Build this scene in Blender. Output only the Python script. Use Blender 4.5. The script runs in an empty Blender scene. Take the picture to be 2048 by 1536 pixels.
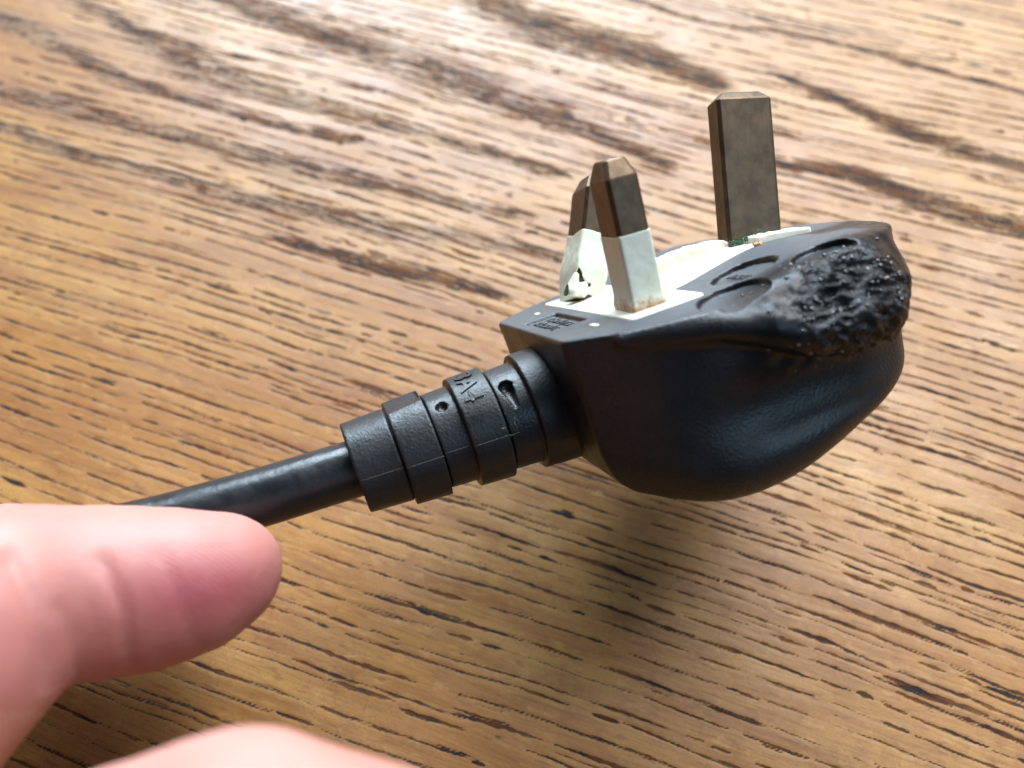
import bpy, bmesh, math, random
import numpy as np
from mathutils import Matrix, Vector
random.seed(7)
rng = np.random.default_rng(11)
S = bpy.context.scene
COL = S.collection
MM = 0.001

# ------------------------------------------------------------------ camera
H = 131.0                      # lens height above the table, mm
PITCH = math.radians(62.0)     # looking down by
cam_d = bpy.data.cameras.new("camera")
cam = bpy.data.objects.new("camera", cam_d)
COL.objects.link(cam)
cam.location = (0, 0, H*MM)
cam.rotation_euler = (math.pi/2-PITCH, 0, 0)
cam_d.sensor_width = 36
cam_d.lens = 36*1650/2048
cam_d.clip_start = 0.005
cam_d.clip_end = 30
cam_d.dof.use_dof = True
cam_d.dof.focus_distance = 0.110
cam_d.dof.aperture_fstop = 15.0
S.camera = cam
S.render.resolution_x = 1024
S.render.resolution_y = 768

# ------------------------------------------------------------------ world, the window's light and added fill lamps
w = bpy.data.worlds.new("World"); S.world = w; w.use_nodes = True
bg = w.node_tree.nodes['Background']
bg.inputs[0].default_value = (0.55, 0.76, 1.0, 1)
bg.inputs[1].default_value = 0.07

def area(name, az, el, dist, sx, sy, power, col):
    l = bpy.data.lights.new(name, 'AREA'); l.shape = 'RECTANGLE'
    l.size = sx; l.size_y = sy; l.energy = power; l.color = col
    o = bpy.data.objects.new(name, l); COL.objects.link(o)
    a, e = math.radians(az), math.radians(el)
    tgt = Vector((0, 0.08, 0))
    d = Vector((math.sin(a)*math.cos(e), math.cos(a)*math.cos(e), math.sin(e)))
    o.location = tgt+d*dist
    o.rotation_euler = d.to_track_quat('Z', 'Y').to_euler()
    return o
area("window_light", -6, 30, 1.25, 0.85, 0.62, 37, (0.72, 0.87, 1.0))
area("side_fill_light", 38, 48, 1.5, 0.8, 0.9, 31, (0.94, 0.97, 1.0))  # added lamp, no real window: softens the plug's shadow and moves it left
area("viewer_fill_light", 120, 48, 2.4, 1.1, 1.1, 12, (0.50, 0.76, 1.0))  # added soft fill from the viewer's right, brightens the near faces

S.view_settings.view_transform = 'Standard'
S.view_settings.look = 'None'
S.view_settings.exposure = 0.25
S.view_settings.gamma = 1.0
S.render.engine = 'CYCLES'

# ------------------------------------------------------------------ frames
sp, cp = math.sin(PITCH), math.cos(PITCH)
CW = np.array([[1, 0, 0], [0, -sp, cp], [0, -cp, -sp]])      # lens axes (right, down, forward) -> world
def cam2w(p):
    p = np.asarray(p, float)
    return p@CW.T+np.array([0, 0, H])
def rod(r):
    r = np.asarray(r, float); t = np.linalg.norm(r)
    if t < 1e-9: return np.eye(3)
    k = r/t; K = np.array([[0, -k[2], k[1]], [k[2], 0, -k[0]], [-k[1], k[0], 0]])
    return np.eye(3)+math.sin(t)*K+(1-math.cos(t))*K@K
PR = rod([1.73216336, -0.442085710, -0.0752494929])
PT = np.array([13.1036568, -11.0459269, 111.174328])
M3 = CW@PR
M0 = CW@PT+np.array([0, 0, H])
PLUG = Matrix([[*M3[i], M0[i]*MM] for i in range(3)]+[[0, 0, 0, 1]])
def plug2w(p): return np.asarray(p, float)@M3.T+M0
def w2plug(p): return (np.asarray(p, float)-M0)@M3

# ------------------------------------------------------------------ helpers
def link(name, me, mats=None, parent=None, smooth=True):
    o = bpy.data.objects.new(name, me); COL.objects.link(o)
    if mats is not None:
        for m in (mats if isinstance(mats, (list, tuple)) else [mats]): me.materials.append(m)
    if parent: o.parent = parent
    if smooth and len(me.polygons):
        me.polygons.foreach_set('use_smooth', [True]*len(me.polygons))
    return o
def mesh(name, V, F):
    me = bpy.data.meshes.new(name)
    V = np.asarray(V, np.float32)*MM
    if isinstance(F, np.ndarray):
        n = len(F); k = F.shape[1]
        me.vertices.add(len(V)); me.vertices.foreach_set('co', V.ravel())
        me.loops.add(n*k); me.loops.foreach_set('vertex_index', F.astype(np.int32).ravel())
        me.polygons.add(n); me.polygons.foreach_set('loop_start', np.arange(0, n*k, k, dtype=np.int32))
        me.update(calc_edges=True)
    else:
        me.from_pydata(V.tolist(), [], F)
    me.validate(); me.update()
    return me
def smin(a, b, k):
    h = np.clip(0.5+0.5*(b-a)/k, 0, 1)
    return b*(1-h)+a*h-k*h*(1-h)
def smax(a, b, k): return -smin(-a, -b, k)
def sst(x, a, b):
    t = np.clip((x-a)/(b-a), 0, 1); return t*t*(3-2*t)
def capsule(P, a, b, ra, rb):
    a = np.asarray(a, float); b = np.asarray(b, float); ab = b-a
    t = np.clip(((P[0]-a[0])*ab[0]+(P[1]-a[1])*ab[1]+(P[2]-a[2])*ab[2])/(ab@ab), 0, 1)
    d = np.sqrt((P[0]-a[0]-t*ab[0])**2+(P[1]-a[1]-t*ab[1])**2+(P[2]-a[2]-t*ab[2])**2)
    return d-(ra+(rb-ra)*t)
def poly2d(X, Y, pts):
    pts = np.asarray(pts, float); n = len(pts)
    d = np.full(X.shape, 1e9); s = np.ones(X.shape)
    for i in range(n):
        vi = pts[i]; vj = pts[i-1]; e = vj-vi
        wx = X-vi[0]; wy = Y-vi[1]
        t = np.clip((wx*e[0]+wy*e[1])/(e@e), 0, 1)
        d = np.minimum(d, (wx-e[0]*t)**2+(wy-e[1]*t)**2)
        c1 = Y >= vi[1]; c2 = Y < vj[1]; c3 = e[0]*wy > e[1]*wx
        f = (c1 & c2 & c3) | (~c1 & ~c2 & ~c3)
        s = np.where(f, -s, s)
    return s*np.sqrt(d)
def nets(D, x0, y0, z0, h):
    """surface nets: one vertex per cell the surface crosses"""
    sgn = D < 0
    nx, ny, nz = D.shape
    c = np.zeros((nx-1, ny-1, nz-1), np.uint8)
    for i in (0, 1):
        for j in (0, 1):
            for k in (0, 1):
                c += sgn[i:nx-1+i, j:ny-1+j, k:nz-1+k]
    act = (c > 0) & (c < 8)
    idx = np.argwhere(act)
    ID = np.full(act.shape, -1, np.int64); ID[act] = np.arange(len(idx))
    acc = np.zeros((len(idx), 3)); cnt = np.zeros(len(idx))
    I, J, K = idx.T
    corners = [(i, j, k) for i in (0, 1) for j in (0, 1) for k in (0, 1)]
    for a in corners:
        for ax in range(3):
            if a[ax]: continue
            b = list(a); b[ax] = 1
            va = D[I+a[0], J+a[1], K+a[2]]; vb = D[I+b[0], J+b[1], K+b[2]]
            m = (va < 0) != (vb < 0)
            t = np.where(m, va/np.where(m, va-vb, 1), 0)
            p = np.tile(np.array(a, float), (len(idx), 1)); p[:, ax] = t
            acc[m] += p[m]; cnt[m] += 1
    V = (idx+acc/np.maximum(cnt, 1)[:, None])*h+np.array([x0, y0, z0])
    Fs = []
    for ax in range(3):
        u, v = [(1, 2), (2, 0), (0, 1)][ax]
        sl0 = [slice(1, -1)]*3; sl0[ax] = slice(0, -1)
        sl1 = list(sl0); sl1[ax] = slice(1, None)
        A = sgn[tuple(sl0)]; B = sgn[tuple(sl1)]
        e = np.argwhere(A != B)
        off = np.array([1, 1, 1]); off[ax] = 0
        g = e+off
        flip = A[tuple(e.T)]
        q = []
        for du, dv in ((0, 0), (-1, 0), (-1, -1), (0, -1)):
            gg = g.copy(); gg[:, u] += du; gg[:, v] += dv
            q.append(ID[tuple(gg.T)])
        q = np.stack(q, 1)
        q[~flip] = q[~flip][:, ::-1]
        Fs.append(q)
    F = np.concatenate(Fs); F = F[(F >= 0).all(1)]
    return V, F
def grid(x0, x1, y0, y1, z0, z1, h):
    xs = np.arange(x0, x1+h, h, dtype=np.float32); ys = np.arange(y0, y1+h, h, dtype=np.float32); zs = np.arange(z0, z1+h, h, dtype=np.float32)
    return xs[:, None, None], ys[None, :, None], zs[None, None, :]
def vnormals(V, F):
    n = np.cross(V[F[:, 2]]-V[F[:, 0]], V[F[:, 3]]-V[F[:, 1]])
    N = np.zeros_like(V)
    for k in range(4): np.add.at(N, F[:, k], n)
    return N/np.maximum(np.linalg.norm(N, axis=1), 1e-9)[:, None]
_lat = rng.random((64, 64, 64)).astype(np.float32)
def vnoise(P, s, o=0.0):
    P = np.asarray(P)*s+o; i = np.floor(P).astype(int); f = P-i; f = f*f*(3-2*f); r = 0
    for a in (0, 1):
        for b in (0, 1):
            for c in (0, 1):
                wgt = (f[:, 0] if a else 1-f[:, 0])*(f[:, 1] if b else 1-f[:, 1])*(f[:, 2] if c else 1-f[:, 2])
                r = r+wgt*_lat[(i[:, 0]+a) % 64, (i[:, 1]+b) % 64, (i[:, 2]+c) % 64]
    return r
def tube(pts, r, seg=10, caps=True):
    pts = np.asarray(pts, float); n = len(pts)
    rr = np.full(n, r) if np.isscalar(r) else np.asarray(r, float)
    T = np.gradient(pts, axis=0); T /= np.linalg.norm(T, axis=1)[:, None]
    up = np.array([0.13, 0.31, 0.94]); V = []; F = []
    for i in range(n):
        a = np.cross(T[i], up); a /= np.linalg.norm(a); b = np.cross(T[i], a); up = -np.cross(T[i], a) if False else up
        for k in range(seg):
            t = 2*math.pi*k/seg
            V.append(pts[i]+rr[i]*(a*math.cos(t)+b*math.sin(t)))
    for i in range(n-1):
        for k in range(seg):
            F.append([i*seg+k, i*seg+(k+1) % seg, (i+1)*seg+(k+1) % seg, (i+1)*seg+k])
    if caps:
        F.append(list(range(seg))[::-1]); F.append([(n-1)*seg+k for k in range(seg)])
    return V, F
def join(parts):
    V = []; F = []
    for v, f in parts:
        b = len(V); V += [list(p) for p in v]; F += [[i+b for i in q] for q in f]
    return V, F
def spline(P, n):
    """Catmull-Rom through the points"""
    P = np.asarray(P, float); Q = np.vstack([2*P[0]-P[1], P, 2*P[-1]-P[-2]]); out = []
    m = len(P)-1
    for s in np.linspace(0, m-1e-6, n):
        i = int(s); t = s-i; a, b, c, d = Q[i:i+4]
        out.append(0.5*((2*b)+(-a+c)*t+(2*a-5*b+4*c-d)*t*t+(-a+3*b-3*c+d)*t**3))
    return np.array(out)

# ------------------------------------------------------------------ materials
class NT:
    def __init__(s, name):
        s.m = bpy.data.materials.new(name); s.m.use_nodes = True
        s.t = s.m.node_tree; s.b = s.t.nodes['Principled BSDF']
        s.pos = s.n('ShaderNodeTexCoord').outputs['Object']
    def n(s, typ, **kw):
        nd = s.t.nodes.new(typ)
        for k, v in kw.items():
            if k.startswith('i_'):
                key = k[2:]
                key = int(key) if key.isdigit() else key.replace('_', ' ')
                s.put(nd.inputs[key], v)
            else: setattr(nd, k, v)
        return nd
    def put(s, inp, v):
        if isinstance(v, bpy.types.NodeSocket): s.t.links.new(v, inp)
        else: inp.default_value = v
    def noise(s, scale, detail=3, rough=.5, vec=None, dist=0):
        return s.n('ShaderNodeTexNoise', i_Vector=vec or s.pos, i_Scale=scale, i_Detail=detail, i_Roughness=rough, i_Distortion=dist).outputs[0]
    def math(s, op, a, b=0.0, c=0.0, clamp=False):
        nd = s.n('ShaderNodeMath', operation=op, i_0=a, i_1=b, i_2=c); nd.use_clamp = clamp
        return nd.outputs[0]
    def ramp(s, v, a, b, lo=0., hi=1.):
        nd = s.n('ShaderNodeMapRange', i_0=v, i_1=a, i_2=b, i_3=lo, i_4=hi); nd.interpolation_type = 'SMOOTHSTEP'
        return nd.outputs[0]
    def mix(s, f, a, b, blend='MIX'):
        nd = s.n('ShaderNodeMix', data_type='RGBA', blend_type=blend)
        s.put(nd.inputs[0], f)
        for i, v in ((6, a), (7, b)):
            s.put(nd.inputs[i], v if isinstance(v, bpy.types.NodeSocket) else (*v, 1))
        return nd.outputs[2]
    def map(s, scale=(1, 1, 1), rot=(0, 0, 0), vec=None, loc=(0, 0, 0)):
        return s.n('ShaderNodeMapping', i_Vector=vec or s.pos, i_Scale=scale, i_Rotation=rot, i_Location=loc).outputs[0]
    def attr(s, name, out=2): return s.n('ShaderNodeAttribute', attribute_name=name).outputs[out]
    def set(s, **kw):
        for k, v in kw.items():
            inp = s.b.inputs[k.replace('_', ' ')]
            if isinstance(v, tuple) and len(v) == 3 and inp.type == 'RGBA': v = (*v, 1)
            s.put(inp, v)
        return s
    def bump(s, h, dist, strength=1.0, normal=None):
        nd = s.n('ShaderNodeBump', i_Height=h, i_Distance=dist, i_Strength=strength)
        if normal is not None: s.put(nd.inputs['Normal'], normal)
        return nd.outputs[0]

def mat_plastic(name, col=(0.008, 0.009, 0.011), rough=.40, grain=.00006, dust=.5, spec=.5, scale=2600):
    t = NT(name)
    g = t.math('ADD', t.noise(scale, 2, .6), t.math('MULTIPLY', t.noise(240, 3), 1.6))
    spk = t.ramp(t.noise(1500, 2, .7), .72, .78)
    pat = t.ramp(t.noise(120, 3), .35, .7)
    d = t.math('MULTIPLY', t.math('MULTIPLY', spk, pat), dust)
    t.set(Base_Color=t.mix(d, col, (.30, .27, .22)), Roughness=t.ramp(t.noise(260, 4), .3, .7, rough-.06, rough+.1))
    t.b.inputs['Specular IOR Level'].default_value = spec
    t.set(Normal=t.bump(g, grain))
    return t.m
M_BLACK = mat_plastic('black_plastic')
M_CABLE = mat_plastic('black_cable', rough=.33, grain=.00005, dust=.6, scale=900)

def mat_body():
    t = NT('black_plastic_part_melted')
    a = t.attr('melt')                       # 0 sound, 1 charred crust
    f = t.attr('flat')                       # face the pins stand on
    v = t.n('ShaderNodeTexVoronoi', i_Vector=t.pos, i_Scale=1150.); v.feature = 'F1'
    fine = t.noise(2600, 2, .6)
    crust = t.noise(900, 5, .75)
    pits = t.math('MULTIPLY', t.ramp(v.outputs['Distance'], .0, .45), .55)
    hc = t.math('ADD', crust, pits)
    am = t.ramp(a, .35, .9)
    wax = t.ramp(a, .05, .35)
    spk = t.ramp(t.noise(1700, 2, .7), .72, .79)
    col = t.mix(t.math('MULTIPLY', spk, t.math('ADD', t.math('MULTIPLY', t.ramp(t.noise(130, 3), .45, .65), .35), t.math('MULTIPLY', am, .3))), (.008, .009, .011), (.30, .30, .30))
    col = t.mix(t.math('MULTIPLY', am, t.ramp(t.noise(420, 4, .7), .48, .75, 0, .5)), col, (.012, .013, .014))
    n1 = t.bump(fine, .00009, t.math('SUBTRACT', 1.0, t.math('MAXIMUM', wax, t.math('MULTIPLY', f, .93))))
    n2 = t.bump(hc, .00028, am, n1)
    n2 = t.bump(t.noise(700, 3, .5), .00007, t.math('SUBTRACT', wax, am, clamp=True), n2)
    r = t.ramp(t.noise(300, 4), .3, .7, .36, .47)
    r = t.math('ADD', r, t.math('MULTIPLY', wax, -.07))
    r = t.math('ADD', r, t.math('MULTIPLY', am, t.ramp(t.noise(1300, 3), .35, .65, -.18, .06)))
    t.put(t.b.inputs['Specular IOR Level'], t.math('SUBTRACT', .46, t.math('MAXIMUM', t.math('MULTIPLY', am, .18), t.math('MULTIPLY', t.math('SUBTRACT', wax, am, clamp=True), .26))))
    r = t.math('ADD', r, t.math('MULTIPLY', f, .10))
    glint = t.n('ShaderNodeTexVoronoi', i_Vector=t.pos, i_Scale=950.)  # pale dots: highlights of the bubbles, painted into the colour
    col = t.mix(t.math('MULTIPLY', t.math('MULTIPLY', t.ramp(glint.outputs[0], .20, .12), t.ramp(t.noise(240, 3), .5, .6)), t.ramp(a, .1, .4, 0, .8)), col, (.42, .44, .46))
    col = t.mix(f, col, t.mix(spk, (.060, .066, .074), (.12, .12, .12)))  # window sheen on the face put into the colour as a paler grey
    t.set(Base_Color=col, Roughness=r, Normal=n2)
    return t.m
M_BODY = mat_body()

def mat_white(name, col, rust=False, dirt=True, zr=(0.0, .0016)):
    t = NT(name)
    c = t.mix(t.ramp(t.noise(240, 4), .35, .75), col, tuple(x*y for x, y in zip(col, (.93, .92, .84))))
    if dirt:
        st = t.ramp(t.noise(1.0, 4, .65, t.map((900, 900, 260))), .66, .74)
        c = t.mix(t.math('MULTIPLY', st, .35), c, (.22, .2, .15))
    if rust:
        z = t.n('ShaderNodeSeparateXYZ', i_0=t.pos).outputs[2]
        zz = t.math('ADD', z, t.math('MULTIPLY', t.noise(620, 4, .7), .0050))
        m = t.ramp(zz, .0042, .0026)
        c = t.mix(t.math('MULTIPLY', m, t.ramp(t.noise(900, 3), .3, .6, .3, .95)), c, (.36, .15, .03))
    t.set(Base_Color=c, Roughness=.38)
    t.set(Subsurface_Weight=.15, Subsurface_Radius=(.001, .0009, .0007), Subsurface_Scale=1.0)
    t.set(Normal=t.bump(t.noise(900, 4), .00004))
    return t.m
M_INSERT = mat_white('ivory_plastic', (.76, .74, .64))
M_SLEEVE = mat_white('ivory_sleeve', (.64, .66, .57), rust=True)
M_SLEEVE2 = mat_white('ivory_sleeve_torn', (.64, .66, .55))

def mat_brass():
    t = NT('tarnished_brass')
    st = t.noise(1.0, 5, .65, t.map((1700, 1700, 520)))
    bl = t.noise(320, 5, .6)
    c = t.mix(t.ramp(bl, .3, .7), (.065, .042, .025), (.125, .080, .046))
    c = t.mix(t.ramp(st, .45, .7, 0, .12), c, (.26, .18, .11))
    z = t.n('ShaderNodeSeparateXYZ', i_0=t.pos).outputs[2]
    t.set(Base_Color=c, Metallic=.7, Roughness=t.ramp(st, .3, .7, .34, .50))
    t.set(Normal=t.bump(st, .000008, 1.0, t.bump(bl, .00004)))
    return t.m
M_BRASS = mat_brass()
def flat(name, col, rough=.6, **kw):
    t = NT(name)
    t.set(Base_Color=t.mix(t.noise(900, 4), tuple(x*.6 for x in col), tuple(min(1, x*1.4) for x in col)), Roughness=rough, **kw)
    return t.m
M_GREEN = flat('green_corrosion', (.035, .11, .06), .8)
M_BURN = flat('burnt_amber', (.38, .19, .06), .4)
M_LINT = flat('pale_lint', (.26, .21, .14), .8)

# ------------------------------------------------------------------ table top
GA = math.radians(-19.5)                    # grain runs this way across the table
gu = np.array([math.cos(GA), math.sin(GA)]); gv = np.array([-gu[1], gu[0]])
HG = 0.25
def table():
    x0, x1, y0, y1 = -125., 150., -25., 235.
    xs = np.arange(x0, x1, HG); ys = np.arange(y0, y1, HG)
    X, Y = np.meshgrid(xs, ys, indexing='ij')
    r = np.random.default_rng(5)
    nx, ny = X.shape
    pore = np.zeros((nx, ny), np.float32)
    def wav(u, v):                           # slow wander of the growth rings
        return 1.1*np.sin(u/47.+v/29.)+.45*np.sin(u/21.-v/47.+1.3)+.16*np.sin(u/8.3+v/11.)+.07*np.sin(u/3.1+v/5)
    def stroke(u, v, L, wd, depth):
        n = max(4, int(L/HG*1.3)); s = np.linspace(-.5, .5, n)
        uu = u+s*L; vv = v+wav(uu, np.full_like(uu, v))+r.normal(0, .07, n).cumsum()*.25
        px = uu*gu[0]+vv*gv[0]; py = uu*gu[1]+vv*gv[1]
        ww = wd*np.clip(1-(2*np.abs(s))**3, .15, 1)*np.interp(np.arange(n), np.arange(0, n+8, 5), r.uniform(.35, 1.35, len(np.arange(0, n+8, 5))))
        k = int(math.ceil((wd+.5)/HG))
        for a, b, q in zip(px, py, ww):
            i = int((a-x0)/HG); j = int((b-y0)/HG)
            if i < k or j < k or i >= nx-k or j >= ny-k: continue
            sl = (slice(i-k, i+k+1), slice(j-k, j+k+1))
            d = np.hypot(X[sl]-a, Y[sl]-b)
            pore[sl] = np.maximum(pore[sl], depth*np.clip(1.15-d/(q+.18), 0, 1))
    U0, U1 = -160, 210
    v = -110.
    rows = []
    while v < 300:
        rows.append(v); v += r.choice([r.uniform(1.2, 2.0), r.uniform(2.2, 3.8)], p=[.35, .65])
    vb = lambda u, y: u
    for v in rows:
        far = v > 62                        # the wide band of close grain further off
        u = U0+r.uniform(0, 8); dens = r.uniform(.7, 1.0)
        while u < U1:
            L = r.choice([r.uniform(1.5, 5), r.uniform(5, 12), r.uniform(10, 28)], p=[.30, .36, .34])
            g = r.choice([r.uniform(.1, 1.0), r.uniform(.8, 4.5)], p=[.55, .45])/dens
            wd = r.choice([r.uniform(.12, .25), r.uniform(.25, .46)], p=[.5, .5])*(1.15 if far else 1)
            dp = r.uniform(.6, 1.0)
            stroke(u+L/2, v+r.normal(0, .13), L, wd, dp)
            if r.random() < .55: stroke(u+L/2+r.uniform(-2, 6), v+r.normal(0, .12), L*1.3+4, .12, r.uniform(.35, .7))
            if r.random() < .22: stroke(u+L/2+r.normal(0, 2), v+r.choice([-1, 1])*r.uniform(.35, .8), L*r.uniform(.3, .8), wd*.8, dp*.8)
            u += L+g
        for q in range(int(16*r.uniform(.5, 1.5))):
            stroke(r.uniform(U0, U1), v+r.uniform(.2, 2.4), r.uniform(.5, 3.5), r.uniform(.07, .14), r.uniform(.3, .6))
    # broad dark streaks of early wood (centre lines on the table, half widths, mm)
    band = np.zeros((nx, ny), np.float32)
    for pts, wd in BANDS:
        P = spline(pts, 120)
        W = np.interp(np.linspace(0, 1, 120), np.linspace(0, 1, len(wd)), wd)*1.15
        for a, b, q in zip(P[:, 0], P[:, 1], W):
            k = int(q*1.8/HG)+2; i = int((a-x0)/HG); j = int((b-y0)/HG)
            if i < 0 or j < 0 or i >= nx or j >= ny: continue
            sl = (slice(max(0, i-k), i+k+1), slice(max(0, j-k), j+k+1))
            du = (X[sl]-a)*gu[0]+(Y[sl]-b)*gu[1]; dv = (X[sl]-a)*gv[0]+(Y[sl]-b)*gv[1]
            d = np.hypot(du/2.2, dv)
            band[sl] = np.maximum(band[sl], np.clip(1.5-d/q, 0, 1))
        for q in range(int(220*np.mean(W))):  # fine lines inside the streak
            t = r.integers(0, 120); a, b = P[t]+gv*r.normal(0, .55)*W[t]
            u_ = a*gu[0]+b*gu[1]; v_ = a*gv[0]+b*gv[1]
            v_ -= wav(u_, v_)
            stroke(u_, v_, r.uniform(2, 8), r.uniform(.08, .2), r.uniform(.35, .85))
    Z = -.07*np.clip(pore*1.4-.3, 0, 1)
    # margins so the sheet runs on past the picture
    V = np.stack([X, Y, Z], -1).reshape(-1, 3)
    I = np.arange(nx*ny).reshape(nx, ny)
    F = np.stack([I[:-1, :-1], I[1:, :-1], I[1:, 1:], I[:-1, 1:]], -1).reshape(-1, 4)
    me = mesh('table_top', V, F)
    for nm, arr in (('pore', pore), ('band', band)):
        at = me.attributes.new(nm, 'FLOAT', 'POINT'); at.data.foreach_set('value', arr.ravel().astype(np.float32))
    o = link('table_top', me, mat_oak()); o['kind'] = 'structure'
    # the rest of the board, butted round the finely modelled middle
    xa, xb, ya, yb = xs[0], xs[-1], ys[0], ys[-1]
    B = 700.
    Vo = [(-B, -B, 0), (B, -B, 0), (B, B, 0), (-B, B, 0), (xa, ya, 0), (xb, ya, 0), (xb, yb, 0), (xa, yb, 0),
          (-B, -B, -28), (B, -B, -28), (B, B, -28), (-B, B, -28)]
    Fo = [[0, 1, 5, 4], [1, 2, 6, 5], [2, 3, 7, 6], [3, 0, 4, 7], [0, 8, 9, 1], [1, 9, 10, 2], [2, 10, 11, 3], [3, 11, 8, 0], [11, 10, 9, 8]]
    p = link('table_board', mesh('table_board', Vo, Fo), mat_oak(True), o, smooth=False)
    return o
def mat_oak(plain=False):
    t = NT('oak_board' if plain else 'oak_top')
    gvec = t.map((1, 1, 1), (0, 0, -GA))
    sc = lambda a, b: t.map((a, b, b), (0, 0, 0), gvec)
    warp = t.noise(30, 3)
    slow = t.noise(1, 3, .55, sc(9, 42))
    mid = t.noise(1, 4, .6, sc(30, 240))
    fib = t.noise(1, 4, .7, sc(150, 2600))
    c = t.mix(t.ramp(slow, .32, .68), (.290, .122, .029), (.410, .215, .066))
    c = t.mix(t.ramp(mid, .40, .75, 0, .65), c, (.17, .060, .018))
    c = t.mix(t.ramp(t.noise(55, 3), .5, .8, 0, .55), c, (.235, .085, .024))
    c = t.mix(t.ramp(t.noise(170, 5, .7, dist=.4), .50, .66, 0, .42), c, (.215, .080, .023))
    c = t.mix(t.ramp(t.noise(1, 4, .65, sc(260, 620)), .54, .70, 0, .34), c, (.52, .30, .105))
    c = t.mix(t.ramp(t.noise(1, 2, .5, sc(210, 900)), .63, .68, 0, .5), c, (.18, .066, .020))
    c = t.mix(t.ramp(t.noise(2200, 2, .6), .3, .75, 0, .22), c, (.12, .048, .017))
    c = t.mix(t.ramp(fib, .42, .72, 0, .40), c, (.13, .060, .024))
    if plain:
        pf = t.ramp(t.noise(1, 3, .6, sc(110, 1500)), .60, .70)
        bd = t.ramp(t.noise(1, 2, .6, sc(9, 110)), .6, .75)
    else:
        p = t.attr('pore'); b = t.attr('band')
        brk = t.noise(1, 4, .75, sc(700, 4200))
        pf = t.ramp(t.math('ADD', p, t.math('MULTIPLY', t.math('SUBTRACT', brk, .5), .9)), .36, .62)
        bn = t.noise(1, 5, .7, sc(110, 1300))
        bd = t.ramp(t.math('ADD', b, t.math('MULTIPLY', t.math('SUBTRACT', bn, .5), 1.7)), .35, 1.0)
    cb = t.mix(t.ramp(t.noise(90, 3), .35, .65), (.060, .040, .028), (.14, .09, .058))
    bd = t.math('MULTIPLY', bd, t.ramp(t.noise(1, 4, .65, sc(60, 1100)), .38, .58, .15, 1.0))
    c = t.mix(t.math('MULTIPLY', bd, .48), c, cb)
    cpore = t.mix(t.ramp(t.noise(1, 3, .6, sc(170, 600)), .40, .58), (.085, .026, .008), (.012, .011, .013))
    c = t.mix(t.math('MULTIPLY', pf, t.ramp(t.noise(1, 2, .5, sc(120, 500)), .3, .6, .72, .97)), c, cpore)
    # crazing of the old varnish: thin fine cracks, mostly near the viewer
    v = t.n('ShaderNodeTexVoronoi', i_Vector=t.n('ShaderNodeVectorMath', operation='ADD', i_0=t.pos, i_1=t.n('ShaderNodeVectorMath', operation='SCALE', i_0=t.n('ShaderNodeTexNoise', i_Vector=t.pos, i_Scale=500.).outputs[1], i_Scale=.0018).outputs[0]).outputs[0], i_Scale=520.)
    v.feature = 'DISTANCE_TO_EDGE'
    cr = t.math('MULTIPLY', t.ramp(v.outputs[0], .035, .0), t.ramp(t.noise(34, 2), .52, .66))
    c = t.mix(t.math('MULTIPLY', cr, .38), c, (.11, .045, .014))
    # pale rubbed scratches
    sv = t.noise(1, 2, .5, t.map((60, 420, 1), (0, 0, .95)))
    scr = t.math('MULTIPLY', t.ramp(sv, .735, .76), t.ramp(t.noise(24, 2), .5, .62))
    c = t.mix(t.math('MULTIPLY', scr, .55), c, (.52, .36, .22))
    rg = t.ramp(t.noise(70, 4, .6), .3, .7, .38, .52)
    rg = t.math('ADD', rg, t.math('MULTIPLY', t.math('MAXIMUM', pf, t.math('MULTIPLY', bd, .3)), .26))
    h = t.math('ADD', t.math('MULTIPLY', pf, -1.0), t.math('MULTIPLY', fib, .35))
    h = t.math('ADD', h, t.math('MULTIPLY', cr, -.25))
    h = t.math('ADD', h, t.math('MULTIPLY', t.math('MULTIPLY', bd, t.noise(1, 3, .6, sc(60, 2400))), 2.2))
    n = t.bump(h, .00007)
    n = t.bump(t.noise(1, 3, .5, sc(60, 420)), .00022, .55, n)
    t.set(Base_Color=c, Roughness=rg, Normal=n)
    t.put(t.b.inputs['Specular IOR Level'], t.math('SUBTRACT', .48, t.math('MULTIPLY', pf, .36)))
    return t.m
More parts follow.
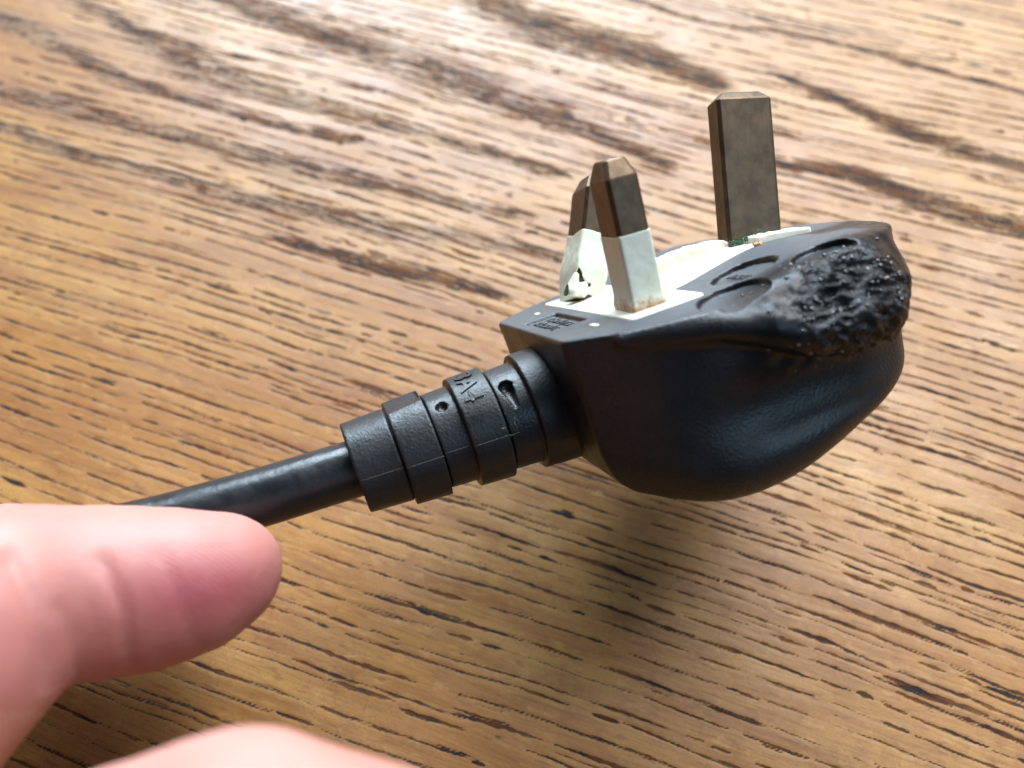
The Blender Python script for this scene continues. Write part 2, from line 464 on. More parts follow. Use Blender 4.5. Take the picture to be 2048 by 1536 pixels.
# px -> table (written out once as table coordinates in mm)
def tb(u, v):
    d = CW@np.array([(u-1024)/1650., (v-768)/1650., 1.]); k = -H/d[2]
    return [d[0]*k, d[1]*k]
BANDS = [
    ([tb(120, -20), tb(240, 45), tb(330, 92), tb(400, 130), tb(480, 165), tb(620, 205), tb(780, 250), tb(960, 300), tb(1120, 345)], [1.6, 2.3, 2.8, 4.6, 3.6, 2.2, 1.7, 1.4, 1.2]),
    ([tb(-30, 30), tb(60, 60), tb(150, 110), tb(230, 150), tb(330, 185), tb(520, 240), tb(700, 280)], [3.0, 2.6, 1.8, 1.9, 1.2, 1.0, .8]),
    ([tb(380, -40), tb(520, 20), tb(640, 66), tb(760, 105), tb(900, 150), tb(1000, 195), tb(1180, 262), tb(1330, 330)], [1.6, 3.2, 3.4, 4.8, 6.0, 4.6, 2.4, 1.4]),
    ([tb(930, -30), tb(1040, 40), tb(1180, 80), tb(1300, 115), tb(1440, 170)], [3.0, 5.0, 5.0, 4.2, 2.0]),
    ([tb(-40, 240), tb(40, 262), tb(130, 300), tb(260, 330), tb(400, 370), tb(520, 405), tb(650, 425), tb(780, 455), tb(960, 480), tb(1120, 512)], [1.0, 1.6, 2.0, 1.4, 2.0, 2.4, 2.2, 2.6, 2.0, 1.4]),
    ([tb(-40, 180), tb(120, 210), tb(300, 260), tb(460, 300), tb(640, 345), tb(800, 380), tb(1050, 430)], [2.0, 2.4, 1.8, 2.4, 2.0, 1.6, 1.2]),
    ([tb(1180, -30), tb(1400, 40), tb(1600, 70), tb(1800, 120), tb(2100, 200)], [.8, 1.0, .9, 1.1, 1.0]),
    ([tb(1560, 150), tb(1700, 210), tb(1800, 255), tb(1900, 290), tb(2060, 340)], [.8, 1.5, 2.0, 2.3, 1.6]),
    ([tb(1560, 330), tb(1700, 345), tb(1800, 385), tb(1920, 425), tb(2080, 470)], [1.0, 1.8, 2.2, 2.6, 1.8]),
    ([tb(1000, 590), tb(820, 545), tb(700, 520), tb(560, 478)], [1.2, 1.7, 1.3, .7]),
]
TABLE = table()

# ------------------------------------------------------------------ the plug
plug = bpy.data.objects.new('power_plug', None); COL.objects.link(plug)
plug.matrix_world = PLUG
plug.empty_display_size = .01
plug['label'] = 'black three-pin mains plug, one corner melted and charred, held above the table'
plug['category'] = 'plug'

def gface(x, y):
    return 1.45*sst(x, 5, 20)-1.0*sst(x, 21, 33)-.9*sst(-y, 16, 24)*(1-sst(x, 2, 10))
_c = spline([(-12.2, 16.2, 0), (-7.5, 20.0, 0), (-3, 22.6, 0), (3, 24.2, 0), (12, 24.5, 0), (20, 23.6, 0), (27, 21.2, 0), (32.2, 16.6, 0), (35.0, 9, 0), (35.8, 0, 0)], 56)
OUT = [(-12.5, 15.6)]+[(float(a), float(b)) for a, b, _ in _c]
OUT = OUT+[(x, -y) for x, y in OUT[-2::-1]]
RECS = [((12.3, -14.6), 4.0), ((6.6, -21.6), 4.1), ((18.4, -23.0), 4.1)]
def body():
    h = .25
    X, Y, Z = grid(-15, 38, -32, 27, -28, 5, h)
    P2 = np.array(OUT); c = np.array([10., 0])
    Pin = c+(P2-c)*.955
    d2 = poly2d(X[:, :, 0]+Y[:, :, 0]*0, Y[:, :, 0]+X[:, :, 0]*0, Pin)-.9
    d2 = d2[:, :, None]
    dep = np.clip(-Z, 0, 40)
    hol = 1.35*np.exp(-((Z+13.2)/4.2)**2)*sst(X, -6, 7)*(1-sst(X, 24, 33))*sst(np.abs(Y), 6, 14)
    hol = hol+.35*np.exp(-((Z+17.2)/1.2)**2)*sst(X, 2, 12)*(1-sst(X, 20, 30))*sst(np.abs(Y), 6, 14)
    wall = d2+.07*dep+hol
    zb = spline([(-16, -18.5, 0), (-8, -21.8, 0), (0, -24.7, 0), (8, -25.0, 0), (16, -23.3, 0), (24, -20.9, 0), (32, -18.2, 0), (40, -14.5, 0)], 400)
    zb = np.interp(X[:, 0, 0], zb[:, 0], zb[:, 1])[:, None, None]
    D = smax(wall, (zb-Z), 6.5-3.3*sst(X, 18, 32))
    D = smax(D, Z-gface(X, Y), .35)
    # melted corner: the face has sagged away to a sloping lip
    n = np.array([-.04, -.83, .56]); n /= np.linalg.norm(n)
    wv = .45*np.sin(X*.45+1)*np.cos(Y*.4)
    pl = (X-15)*n[0]+(Y+22.3)*n[1]+(Z-1.0)*n[2]+wv*.7
    pl = pl+3.4*sst(X, 20, 33)
    pl = pl-3.2*(1-sst(X, 3, 12))
    D = smax(D, pl, 2.2)
    lip = [((-7, -20.4, -1.2), .5), ((-2, -22.4, -1.7), 1.1), ((3, -24.2, -2.5), 1.5), ((8, -25.2, -4.1), 2.3), ((13, -25.3, -6.2), 3.1), ((18, -24.3, -7.0), 3.9), ((22.5, -22.0, -6.8), 4.5), ((26.6, -17.4, -5.6), 4.7), ((29.6, -12, -5.0), 4.3), ((31.0, -6, -4.8), 3.2)]
    L = None
    for (a, ra), (b, rb) in zip(lip[:-1], lip[1:]):
        q = capsule((X, Y, Z), a, b, ra, rb); L = q if L is None else np.minimum(L, q)
    D = smin(D, L, 1.5)
    mid_ = [((6, -22.8, -.9), 1.0), ((12, -23.4, -2.2), 2.2), ((19, -22.6, -3.0), 3.3), ((25.3, -17.8, -3.0), 3.6), ((29.3, -11.3, -3.2), 3.4)]
    L = None
    for (a, ra), (b, rb) in zip(mid_[:-1], mid_[1:]):
        q = capsule((X, Y, Z), a, b, ra, rb); L = q if L is None else np.minimum(L, q)
    D = smin(D, L, 2.2)
    for c_, r_ in (((22, -20.5, -1.6), 3.4), ((26, -15, -1.6), 3.2)):
        q = np.sqrt((X-c_[0])**2+(Y-c_[1])**2+((Z-c_[2])*1.5)**2)-r_; D = smin(D, q, 2.5)
    # shallow round recesses with sloping floors
    for (cx, cy), r in RECS:
        z0 = gface(cx, cy)
        rc = np.sqrt((X-cx)**2+(Y-cy)**2)-r
        cut = np.maximum(rc, gface(X, Y)-.75-Z)
        D = np.maximum(D, -cut)
    # sunk name panel at the cord end
    q = np.maximum(np.maximum(np.abs(X+8.3)-2.5, np.abs(Y+.2)-6.4), -.5-Z)
    D = np.maximum(D, -q)
    V, F = nets(D.astype(np.float32), -15, -32, -28, h)
    N = vnormals(V, F)
    # how badly burnt each spot is
    x, y, z = V.T
    warm = sst(-y, 17, 22)*sst(x, 2, 9)*sst(z, -13, -9)
    warm = np.maximum(warm, sst(x, 25, 29)*sst(-y, 1, 6)*sst(z, -12, -8))
    warm = np.maximum(warm, .3*sst(-y, 19, 22)*sst(x, -8, -1)*sst(z, -4.5, -1.5))
    cen = np.exp(-(((x-19.3)/10.)**2+((y+25)/8.)**2+((z+6)/7.)**2))
    hot = sst(cen+.40*(vnoise(V, .35)-.5)+.10*(vnoise(V, 1.1)-.5), .28, .66)
    melt = np.clip(.45*warm+.75*hot*sst(z, -13, -11), 0, 1)
    big = vnoise(V, .55, 3)-.5; md = vnoise(V, 1.15, 9)-.5; sm = vnoise(V, 2.3, 5)-.5
    rid = -np.abs(vnoise(V*[1.0, .5, 1.0], .9, 21)-.5)*2
    k = hot*sst(z, -13, -11)
    rid2 = -np.abs(vnoise(V@rod([.5, .9, .3])*[.35, 1.5, 1.0], .8, 40)-.5)*2
    disp = k*(big*.9+md*.42+sm*.10+.25*(rid+.3)+.95*(rid2+.3)-.25)+.16*warm*(vnoise(V, .9, 30)-.5)
    V = V+N*disp[:, None]
    me = mesh('body', V, F)
    at = me.attributes.new('melt', 'FLOAT', 'POINT'); at.data.foreach_set('value', melt.astype(np.float32))
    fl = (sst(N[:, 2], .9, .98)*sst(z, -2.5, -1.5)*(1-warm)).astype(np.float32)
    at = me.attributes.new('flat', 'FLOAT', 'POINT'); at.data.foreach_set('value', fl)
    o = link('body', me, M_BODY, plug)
    return V, N, melt, k, o
BV, BN, BM, BK, body_o = body()
body_o['label'] = 'black plug body, one long side sagged and charred'
print('lowest point of plug above table mm', plug2w(BV)[:, 2].min())

def beads():
    """tiny glossy bubbles frozen in the char"""
    c = np.where((BM > .34) & (BV[:, 2] > -9) & (BN[:, 2] > 0) & (BV[:, 1] < -21) & (BV[:, 0] < 26))[0]
    sel = rng.choice(c, 170, replace=False, p=(BK[c]*(1.2-BK[c])+.12)/(BK[c]*(1.2-BK[c])+.12).sum())
    bm = bmesh.new()
    for i in sel:
        r = rng.uniform(.06, .13) if rng.random() < .7 else rng.uniform(.16, .30)
        m = Matrix.Translation(Vector(BV[i]+BN[i]*r*.1)*MM) @ Matrix.Diagonal((1, 1, .8, 1))
        bmesh.ops.create_icosphere(bm, subdivisions=2, radius=r*MM, matrix=m)
    me = bpy.data.meshes.new('bubble'); bm.to_mesh(me); bm.free()
    t = NT('molten_bubble'); t.set(Base_Color=(.02, .022, .025), Roughness=.24, Coat_Weight=.8)
    o = link('bubble', me, t.m, plug); o['kind'] = 'stuff'
    o['label'] = 'tiny glossy bubbles in the charred plastic'
beads()

def prism(poly, z0, z1, bev=0.0, warp=None):
    """flat-topped prism with a softened rim; z0,z1 measured from the face"""
    poly = np.asarray(poly, float); n = len(poly)
    c = poly.mean(0)
    rings = [(poly, z0), (poly, z1-bev)]
    if bev:
        for k in (1, 2, 3):
            a = k/3*math.pi/2
            d = poly-c; L = np.linalg.norm(d, axis=1)[:, None]
            rings.append((poly-d/L*bev*(1-math.cos(a)), z1-bev+bev*math.sin(a)))
    V = []
    for p, z in rings:
        for q in p: V.append([q[0], q[1], z+(gface(q[0], q[1]) if warp else 0)])
    F = []
    for k in range(len(rings)-1):
        for i in range(n): F.append([k*n+i, k*n+(i+1) % n, (k+1)*n+(i+1) % n, (k+1)*n+i])
    F.append(list(range(n))[::-1]); F.append([(len(rings)-1)*n+i for i in range(n)])
    return V, F

def insert():
    h = .2
    X, Y, Z = grid(-6, 32, -20, 20, -3, 5, h)
    P = [(-3.7, 17.3), (4.9, 17.3), (5.3, 7.2), (21.0, 4.4), (21.0, -4.4), (5.3, -7.2), (4.9, -17.3), (-3.7, -17.3)]
    d = poly2d(X[:, :, 0]+Y[:, :, 0]*0, Y[:, :, 0]+X[:, :, 0]*0, np.array([1.5, 0])+(np.array(P)-[1.5, 0])*.955)-.75
    d = d[:, :, None]
    g = gface(X, Y)
    D = smax(d, Z-g-.22, .2)
    D = np.maximum(D, -(Z-g+1.2))
    # end strip past the earth pin, standing proud
    q = smax(np.abs(X-25.0)-4.4, np.abs(Y+1.2)-3.0, .6); q = smax(q, Z-g-1.15+.05*(X-20.6), .2); q = np.maximum(q, -(Z-g+1.2))
    D = np.minimum(D, q)
    # plate lifted and buckled by the heat between the pins
    q = smax(np.abs(X-11.8)-7.6, np.abs(Y+.2+.10*(X-11))-3.6, 1.5); q = smax(q, Z-g-1.0*sst(X, 4.5, 9)*(1-sst(X, 15, 20)), .5); q = np.maximum(q, -(Z-g+1))
    D = smin(D, q, .5)
    top = np.interp(X[:, 0, 0], [5, 8, 13, 18, 19.6], [2.4, 2.9, 2.6, 1.7, .6])[:, None, None]+.05*np.sin(X*2.3)+.05*np.sin(X*7.3+1)
    q = smax(np.abs(X-12.4)-7.4, np.abs(Y-2.0+.10*(X-11))-1.9, 1.0); q = smax(q, Z-g-top, .25); q = np.maximum(q, -(Z-g+1))
    D = smin(D, q, .35)
    V, F = nets(D.astype(np.float32), -6, -20, -3, h)
    N = vnormals(V, F)
    jag = sst(V[:, 2], 1.2, 2.2)
    V = V+N*(jag*.12*(vnoise(V, 2.2, 2)-.5))[:, None]+N*(.06*(vnoise(V, .7)-.5))[:, None]
    o = link('pin_base', mesh('pin_base', V, F), M_INSERT, plug)
    # scorched nick by the earth pin
    t = []
    for k in range(9):
        c = np.array([20.6+rng.normal(0, .35), -4.6+rng.normal(0, .35), 1.5+rng.normal(0, .1)])
        t.append(tube([c-[.35, 0, .1], c, c+[.35, .1, .1]], [.12, rng.uniform(.25, .42), .1], 8))
    V, F = join(t)
    b = link('scorch_mark', mesh('scorch_mark', V, F), M_BURN, o)
insert()

def mark(poly, z0, z1, name, mat):
    V, F = prism(poly, z0, z1, .06, True)
    return link(name, mesh(name, V, F), mat, plug)
def rrect(cx, cy, a, b, r=.25, rot=0):
    out = []
    for sx, sy, t0 in ((1, 1, 0), (-1, 1, 90), (-1, -1, 180), (1, -1, 270)):
        for k in range(4):
            t = math.radians(t0+k*30); out.append((sx*(a-r)+r*math.cos(t), sy*(b-r)+r*math.sin(t)))
    c, s = math.cos(rot), math.sin(rot)
    return [(cx+x*c-y*s, cy+x*s+y*c) for x, y in out]
mark(rrect(-7.2, 11.1, .32, .75, .3), -.5, .07, 'lug', M_INSERT)
mark(rrect(-6.9, -12.2, .36, 1.15, .34), -.5, .07, 'lug', M_INSERT)

def small_marks():
    """raised strokes too small to read, in two lines on the sunk panel and one in the middle recess"""
    parts = []; r = np.random.default_rng(3)
    def glyph(cx, cy, z, hh, ww, up, rt):
        for k in range(r.integers(3, 5)):
            a = np.array([r.choice([-.5, 0, .5])*ww, r.uniform(-.5, .5)*hh]); b = np.array([r.choice([-.5, 0, .5])*ww, r.choice([-.5, .5])*hh])
            if np.hypot(*(a-b)) < .2: b = a+[0, hh*.7]
            A = np.array([cx, cy, z])+rt*a[0]+up*a[1]; B = np.array([cx, cy, z])+rt*b[0]+up*b[1]
            parts.append(tube([A, B], .065, 6))
    up = np.array([1., .0, 0]); rt = np.array([0., -1., 0])
    for xx, y0, y1 in ((-7.25, 5.0, -4.6), (-9.2, 5.2, -3.8)):
        y = y0
        while y > y1: glyph(xx, y, -.47, 1.15, .42, up, rt); y -= .62
    V, F = join(parts)
    link('raised_lettering', mesh('raised_lettering', V, F), M_BLACK, plug)
    parts.clear()
    for k in range(5): glyph(11.6, -13.0-.8*k, gface(12.3, -14.6)-.62, 1.5, .5, up, rt)
    V, F = join(parts)
    link('raised_lettering', mesh('raised_lettering', V, F), M_BLACK, plug)
small_marks()

# ---- pins
def pin(name, hx, hy, zt, ch, base, rotv, z0=-3, taper=1.6):
    """rectangular brass pin, chamfered at the tip; own origin at its foot"""
    def ring(z, ax, ay, c=.35):
        return [(ax-c, ay, z), (-ax+c, ay, z), (-ax, ay-c, z), (-ax, -ay+c, z), (-ax+c, -ay, z), (ax-c, -ay, z), (ax, -ay+c, z), (ax, ay-c, z)]
    V = []
    tx, ty = taper
    for z, ax, ay, c in ((z0, hx, hy, .42), (zt-ch, hx, hy, .42), (zt-ch+.2, hx-.05, hy-.05, .44), (zt-.2, hx-tx+.08, hy-ty+.08, .38), (zt, hx-tx-.14, hy-ty-.14, .3)):
        V += ring(z, ax, ay, c)
    F = []
    for k in range(4):
        for i in range(8): F.append([k*8+i, k*8+(i+1) % 8, (k+1)*8+(i+1) % 8, (k+1)*8+i])
    F.append(list(range(8))[::-1]); F.append([32+i for i in range(8)])
    o = link(name, mesh(name, V, F), M_BRASS, plug, smooth=False)
    R = rod(rotv)
    o.matrix_local = Matrix([[*R[i], base[i]*MM] for i in range(3)]+[[0, 0, 0, 1]])
    bv = o.modifiers.new('edge', 'BEVEL'); bv.width = .00007; bv.segments = 2; bv.limit_method = 'ANGLE'; bv.angle_limit = math.radians(20)
    return o
E_ROT = [-0.149087081, 0.242245307, -0.0756205555]; E_OFF = [-0.12283, 0.312174, -0.394363]
N_ROT = [0.0445363733, 0.0337634972, -0.0304571035]; N_OFF = [-0.304534, -0.238449, 0.245741]
F_ROT = [-0.152843624, 0.458936220, 0.0605348420]; F_OFF = [-0.0242064, 0.0888855, 0.378276753]
earth = pin('earth_pin', 3.98, 2.0, 22.5, 1.25, (22.2+E_OFF[0], E_OFF[1], E_OFF[2]), E_ROT, 0, (1.05, .85))
near = pin('pin', 2.0, 3.17, 17.7, 2.3, (N_OFF[0], -11.1+N_OFF[1], N_OFF[2]), N_ROT, -1, (.75, 1.15))
farp = pin('pin', 2.0, 3.17, 17.7, 2.3, (F_OFF[0], 11.1+F_OFF[1], F_OFF[2]), F_ROT, -1, (.75, 1.15))
near['label'] = 'brass pin with an intact ivory sleeve stained brown at its foot'
farp['label'] = 'brass pin leaning over, its ivory sleeve torn at the foot'
earth['label'] = 'large bare brass earth pin, tarnished'

def sleeve(torn, parent):
    h = .14
    X, Y, Z = grid(-3.6, 3.6, -5, 5, -1, 10, h)
    b = .0 if not torn else .45*np.exp(-((Z-3.5)/3.2)**2)
    if not torn: b = b+.22*np.exp(-((Z-.2)/.9)**2)
    ax = 2.0+.04+b; ay = 3.17+.04+b
    qx = np.abs(X)-ax+.35; qy = np.abs(Y)-ay+.35
    d = np.sqrt(np.maximum(qx, 0)**2+np.maximum(qy, 0)**2)+np.minimum(np.maximum(qx, qy), 0)-.35
    top = 9.05+(.15*np.sin(Y*1.1+X) if torn else .05*np.sin(Y*2))
    D = smax(d, Z-top, .12); D = np.maximum(D, -(Z+.9))
    if torn:
        # ragged hole low on the edge nearest the cord and the viewer
        hp = [(-.7, 1.9), (-.3, 2.9), (.1, 3.5), (.6, 2.8), (.75, 2.1), (1.3, 1.45), (2.0, 1.45), (1.9, 1.05), (1.5, .75), (1.5, -.6), (1.15, -.6), (1.1, .6), (.3, 1.5)]
        s = (X+2.0)*.9+(Y+3.2)*-.75
        d2 = poly2d((s+Z*0)[:, :, 0][:, :, None]+Z*0, Z+s*0, hp)
        front = (Y+2.0)*1+(X+0.4)*.6
        hole = np.maximum(d2, front)
        D = np.maximum(D, -hole)
        inn = np.maximum(np.abs(X)-2.02, np.abs(Y)-3.19)
        D = np.where(hole < .6, np.maximum(D, -inn), D)
        # flap peeled out at the foot
        fl = None
        for a, b_, r0, r1 in (((-2.2, -2.6, .2), (-2.15, -3.1, 2.0), .55, .35), ((-2.9, -3.3, -.4), (-2.6, -3.9, 2.1), 1.15, .45), ((-2.6, -3.9, -.2), (-1.2, -4.1, .9), .95, .5), ((-1.4, -4.0, -.3), (-.4, -3.7, .4), .7, .35)):
            q = capsule((X, Y, Z), a, b_, r0, r1); fl = q if fl is None else smin(fl, q, .5)
        D = smin(D, np.maximum(fl, -(Z+.9)), .12)
    V, F = nets(D.astype(np.float32), -3.6, -5, -1, h)
    N = vnormals(V, F)
    V = V+N*((.10 if torn else .04)*(vnoise(V, 1.2, 7)-.5))[:, None]
    return link('sleeve', mesh('sleeve', V, F), M_SLEEVE2 if torn else M_SLEEVE, parent)
sleeve(False, near); sleeve(True, farp)

def corrosion():
    bm = bmesh.new(); r = np.random.default_rng(9)
    for i in range(170):
        x = 18.2+r.random()**1.3*5.6; y = -2.2-abs(r.normal(0, .2)); z = 2.1+abs(r.normal(0, .36))
        m = Matrix.Translation(Vector((x, y, z))*MM) @ Matrix.Rotation(r.uniform(0, 6), 4, 'Y') @ Matrix.Diagonal((r.uniform(.6, 1.8), .8, r.uniform(.5, 1.3), 1))
        bmesh.ops.create_icosphere(bm, subdivisions=1, radius=r.uniform(.05, .15)*MM, matrix=m)
    me = bpy.data.meshes.new('corrosion'); bm.to_mesh(me); bm.free()
    o = link('corrosion', me, M_GREEN, plug); o['kind'] = 'stuff'; o['label'] = 'green corrosion at the foot of the earth pin'
corrosion()

# ---- cord guard and cord
def axis_z(x): return np.interp(x, [-90, -63, -51, -38, -12], [-4.5, -7.9, -8.9, -9.6, -10.4])
SEG = [(-39.0, -33.2, 6.0), (-33.2, -28.2, 6.95), (-28.2, -24.6, 6.35), (-24.6, -19.6, 7.4), (-19.6, -15.6, 6.8), (-15.6, -9.0, 7.9)]
def guard_r(x):
    r = np.zeros_like(x)
    for a, b, rr in SEG: r = np.where((x >= a) & (x < b), rr+.05*(x-a), r)
    return r
def guard():
    h = .17
    X, Y, Z = grid(-40, -8, -9.5, 9.5, -20.5, .5, h)
    az = axis_z(X)
    rr = np.sqrt(Y**2+(Z-az)**2)
    D = None
    for a, b, r in SEG:
        q = smax(rr-(r+.05*(X-a)), np.abs(X-(a+b)/2)-(b-a)/2, .25)
        D = q if D is None else np.minimum(D, q)
    D = np.maximum(D, -np.maximum(rr-3.95, X+37.0))
    for a, b, r in SEG[1:]:                                       # dark slit at every step
        D = np.maximum(D, -np.maximum(np.abs(X-a+.05)-.13, r-.75-rr))
    for (u, y, z, rad) in HOLES:
        q = np.sqrt((X-u)**2+(Y-y)**2+(Z-z)**2)-rad
        D = np.maximum(D, -q)
    a, b = SLOT
    D = np.maximum(D, -capsule((X, Y, Z), a, b, .95, .35))
    # flat pared off the top of the second ring
    pc = on_guard(-31.0, 4, -.42); nn = np.array([-.06, -.12, 1.]); nn /= np.linalg.norm(nn)
    D = np.maximum(D, -np.maximum(-((X-pc[0])*nn[0]+(Y-pc[1])*nn[1]+(Z-pc[2])*nn[2]), np.abs(X+30.9)-2.3))
    V, F = nets(D.astype(np.float32), -40, -9.5, -20.5, h)
    link('cord_guard', mesh('cord_guard', V, F), M_BLACK, plug)
def on_guard(x, ang, up=0.0):
    """ang: degrees round the cord from straight up (+z) towards the viewer (-y)"""
    a = math.radians(ang); r = float(guard_r(np.array([x]))[0])+up
    return np.array([x, -r*math.sin(a), float(axis_z(x))+r*math.cos(a)])
p = on_guard(-26.4, 38); HOLES = [(p[0], p[1], p[2], .74)]
SLOT = (on_guard(-17.9, 42, -.35), on_guard(-17.7, 66, -.1))
guard()
def fontglyphs():
    cu = bpy.data.curves.new('t', 'FONT'); cu.body = '3A4'; cu.size = 3.2; cu.extrude = .2; cu.offset = .07; cu.align_x = 'CENTER'; cu.space_character = 1.12
    o = bpy.data.objects.new('t', cu); COL.objects.link(o)
    dg = bpy.context.evaluated_depsgraph_get(); dg.update()
    me = bpy.data.meshes.new_from_object(o.evaluated_get(dg)); bpy.data.objects.remove(o)
    V = []
    for v in me.vertices:
        rx, uy, ez = v.co
        x = -23.6+uy*1.05+.15
        V.append(on_guard(x, 28+math.degrees(rx/7.5), ez))
    F = [list(p_.vertices) for p_ in me.polygons]
    link('raised_lettering', mesh('raised_lettering', V, F), M_BLACK, plug, smooth=False)
fontglyphs()
def guard_line():
    parts = []
    for a, b, r in SEG[:4]:
        parts.append(tube([on_guard(x, 92, -.02) for x in np.linspace(a+.15, b-.15, 8)], .07, 6))
    V, F = join(parts); link('mould_line', mesh('mould_line', V, F), mat_plastic('seam_plastic', (.05, .045, .04), .5), plug)
guard_line()
def cord():
    pts = [(x, 0, float(axis_z(x))) for x in (-33, -38, -44, -51, -57, -63, -72)]+[(-84, 2, -7), (-100, 9, -12)]
    P = spline(pts, 60)
    # run down to the table well outside the picture
    wend = [np.array([-150., 60, 20]), np.array([-185., 85, 4.2]), np.array([-240., 120, 3.8]), np.array([-330., 160, 3.8])]
    tail = spline([P[-4], P[-1]]+[w2plug(q) for q in wend], 50)[2:]
    V, F = tube(np.vstack([P, tail]), 3.72, 32)
    link('cord', mesh('cord', V, F), M_CABLE, plug)
cord()
def lint():
    parts = []; r = np.random.default_rng(21)
    for k in range(16):
        c = on_guard(-18.7+r.normal(0, .8), 70+r.normal(0, 16), .08); d = r.normal(0, .5, 3)
        L = r.uniform(.3, 1.3)
        P = spline([c, c+d*L*.5, c+d*L+r.normal(0, .3, 3)], 8); P[:, 1] = np.minimum(P[:, 1], c[1]+.1)
        parts.append(tube(P, r.uniform(.012, .03), 4))
    for k in range(5):
        c = np.array([18+r.normal(0, .6), -2.6, 1.8]); P = spline([c, c+[-.8, -.2, .9*r.random()+.4], c+[-1.4, 0, 1.4*r.random()], c+[-.6+r.normal(0, .3), 0, 2*r.random()]], 14)
        parts.append(tube(P, .02, 4))
    V, F = join(parts); o = link('lint', mesh('lint', V, F), M_LINT, plug); o['kind'] = 'stuff'; o['label'] = 'fine fibres and fluff caught on the plastic'
lint()

# ------------------------------------------------------------------ the hand
def cp_(u, v, Z): return np.array([(u-1024)/1650.*Z, (v-768)/1650.*Z, Z])
def mat_skin():
    t = NT('skin')
    r = t.attr('flush_shade')
    c = t.mix(t.ramp(t.noise(60, 2), .35, .7), (.44, .195, .155), (.50, .25, .205))
    c = t.mix(r, c, (.33, .075, .085))
    wv = t.n('ShaderNodeTexWave', i_Vector=t.map((1, 1, 1), (.3, .2, .35)), i_Scale=640., i_Distortion=9., i_Detail=3.)
    wv.inputs['Detail Scale'].default_value = .15
    wv.bands_direction = 'Y'
    n = t.bump(wv.outputs[1], .000035, t.math('MULTIPLY', t.attr('ridge'), t.ramp(t.noise(300, 3), .3, .6)))
    n = t.bump(t.noise(1100, 4, .6), .00005, .8, n)
    v = t.n('ShaderNodeTexVoronoi', i_Vector=t.pos, i_Scale=900.)
    n = t.bump(v.outputs[0], .00003, .6, n)
    t.set(Base_Color=c, Roughness=.58, Normal=n, Subsurface_Weight=.38, Subsurface_Radius=(.0022, .0008, .0005), Subsurface_Scale=1.0)
    return t.m
M_SKIN = mat_skin()
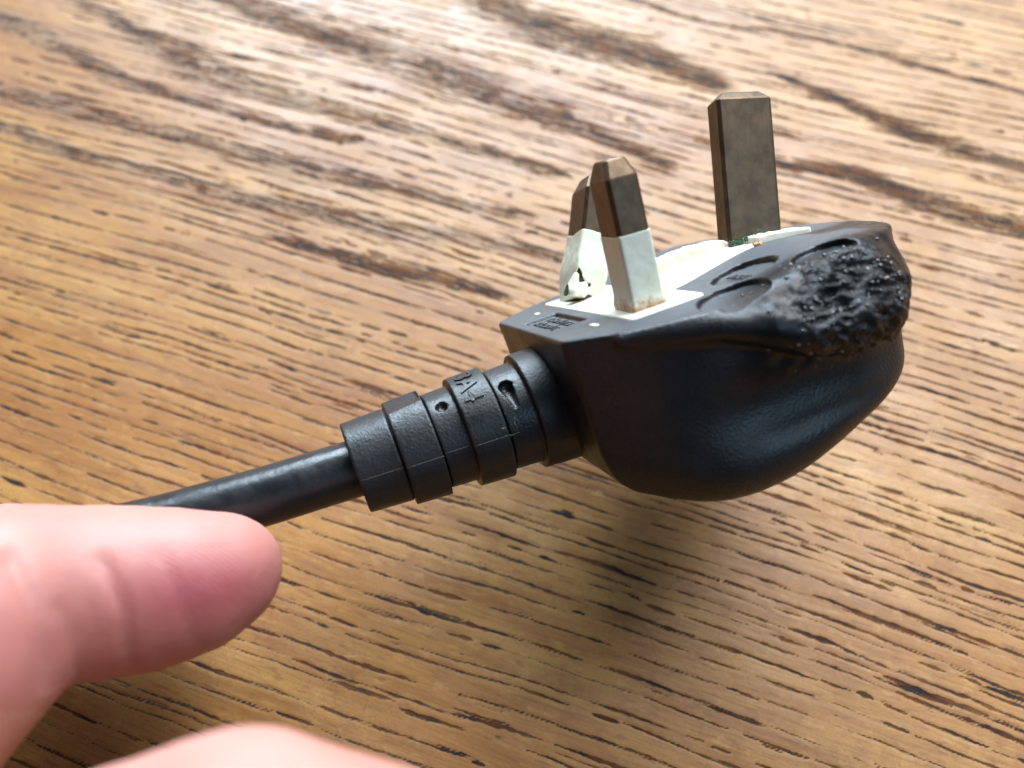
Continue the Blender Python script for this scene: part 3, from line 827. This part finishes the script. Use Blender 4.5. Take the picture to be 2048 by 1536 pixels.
def hand():
    h = .55
    # everything here in lens axes (right, down, forward), mm
    X, Y, Z = grid(-118, 12, -10, 92, 38, 132, .75)
    h = .75
    P = (X, Y, Z)
    def chain(pts, k=3.0):
        d = None
        for (a, ra), (b, rb) in zip(pts[:-1], pts[1:]):
            q = capsule(P, a, b, ra, rb); d = q if d is None else smin(d, q, k)
        return d
    tip = cp_(440, 1146, 93)
    thumb = [(cp_(458, 1138, 94.5), 5.9), (cp_(400, 1158, 93), 7.35), (cp_(300, 1176, 91.5), 8.4), (cp_(190, 1184, 90), 8.75), (cp_(95, 1186, 88), 8.5),
             (cp_(10, 1205, 85), 9.6), (cp_(-120, 1290, 80), 11.5), (cp_(-330, 1420, 76), 15), (cp_(-560, 1600, 78), 19)]
    idx = [(cp_(400, 1158, 116.5), 6.2), (cp_(250, 1160, 117), 7.6), (cp_(60, 1150, 117), 8.0), (cp_(0, 1142, 115), 8.6), (cp_(-160, 1190, 112), 9), (cp_(-420, 1380, 103), 10.5), (cp_(-600, 1600, 95), 15)]
    mid = [(cp_(-110, 1430, 112), 6.6), (cp_(-180, 1410, 113), 7.6), (cp_(-260, 1430, 113), 8.4), (cp_(-380, 1540, 106), 10), (cp_(-600, 1700, 98), 14)]
    rin = [(cp_(-130, 1660, 108), 6.4), (cp_(-200, 1640, 109), 7.6), (cp_(-260, 1650, 107), 8.4), (cp_(-420, 1740, 104), 9.5), (cp_(-640, 1850, 98), 14)]
    palm = [(cp_(-560, 1600, 82), 19), (cp_(-640, 1850, 88), 20), (cp_(-760, 2100, 90), 20)]
    D = smin(chain(thumb, 2.2), chain(palm), 6)
    Di = smin(chain(idx, 2.5), chain(palm), 6)
    Dm = chain(mid); Dr = chain(rin)
    D = smin(D, Di, 1.0); D = smin(D, Dm, .8); D = smin(D, Dr, .8)
    # heel mound reaching towards the lens along the foot of the picture
    low = [(cp_(-700, 2250, 74), 18), (cp_(-250, 2250, 62), 13), (cp_(250, 1872, 56), 10.2), (cp_(470, 1812, 55), 10.4), (cp_(720, 1866, 55.5), 9.8), (cp_(950, 1925, 57), 9.0)]
    D = smin(D, chain(low, 3), 3)
    V, F = nets(D.astype(np.float32), -118, -10, 38, h)
    N = vnormals(V, F)
    # creases across the thumb
    Zc = V[:, 2]; U = V[:, 0]/Zc*1650+1024; W = V[:, 1]/Zc*1650+768
    front = sst(-N[:, 2], -.1, .4)
    def crease(pts, wd, dep):
        Pp = spline([(a, b) for a, b in pts], 60); d = np.full(len(V), 1e9); ok = (Zc < 104)
        for a, b in Pp: d = np.minimum(d, np.hypot(U-a, W-b))
        return -dep*np.exp(-(d/wd)**2)*ok*front
    disp = crease([(205, 1120), (232, 1180), (250, 1240), (262, 1330)], 14, .34)
    disp += crease([(325, 1110), (350, 1175), (375, 1240), (400, 1300)], 14, .14)
    disp += crease([(195, 1110), (215, 1170), (230, 1200)], 10, .12)
    disp += crease([(20, 1120), (62, 1200), (90, 1290), (100, 1370)], 22, .75)
    disp += crease([(120, 1215), (150, 1290), (160, 1350)], 14, .22)
    disp += .14*(vnoise(V, .22, 4)-.5)+.08*(vnoise(V, .6, 8)-.5)
    V = V+N*disp[:, None]
    Wd = cam2w(V)
    org = cam2w(cp_(456, 1132, 94.5))
    me = mesh('hand', Wd-org, F[:, ::-1] if np.linalg.det(CW) < 0 else F)
    padd = np.exp(-(((U-400)/170)**2+((W-1165)/85)**2))*(Zc < 104)
    sh = .35*sst(W, 1080, 1250)*(U < 620)*(W < 1420)
    fl = np.clip(.80*padd+.2*(vnoise(V, .12, 2)-.3)+.32*(Zc < 104)*(W < 1420)*sst(W, 1080, 1250), 0, .95)  # redness of the pad, plus painted shade on the thumb's lower half
    for nm, arr in (('flush_shade', fl), ('ridge', np.clip(np.exp(-(((U-430)/110)**2+((W-1080)/75)**2))*1.2*(Zc < 104), 0, 1))):
        at = me.attributes.new(nm, 'FLOAT', 'POINT'); at.data.foreach_set('value', arr.astype(np.float32))
    o = link('hand', me, M_SKIN); o.location = Vector(org)*MM
    o['label'] = "person's hand pinching the black cord, thumb uppermost, entering from the left edge"
    o['category'] = 'hand'
    return o
hand()
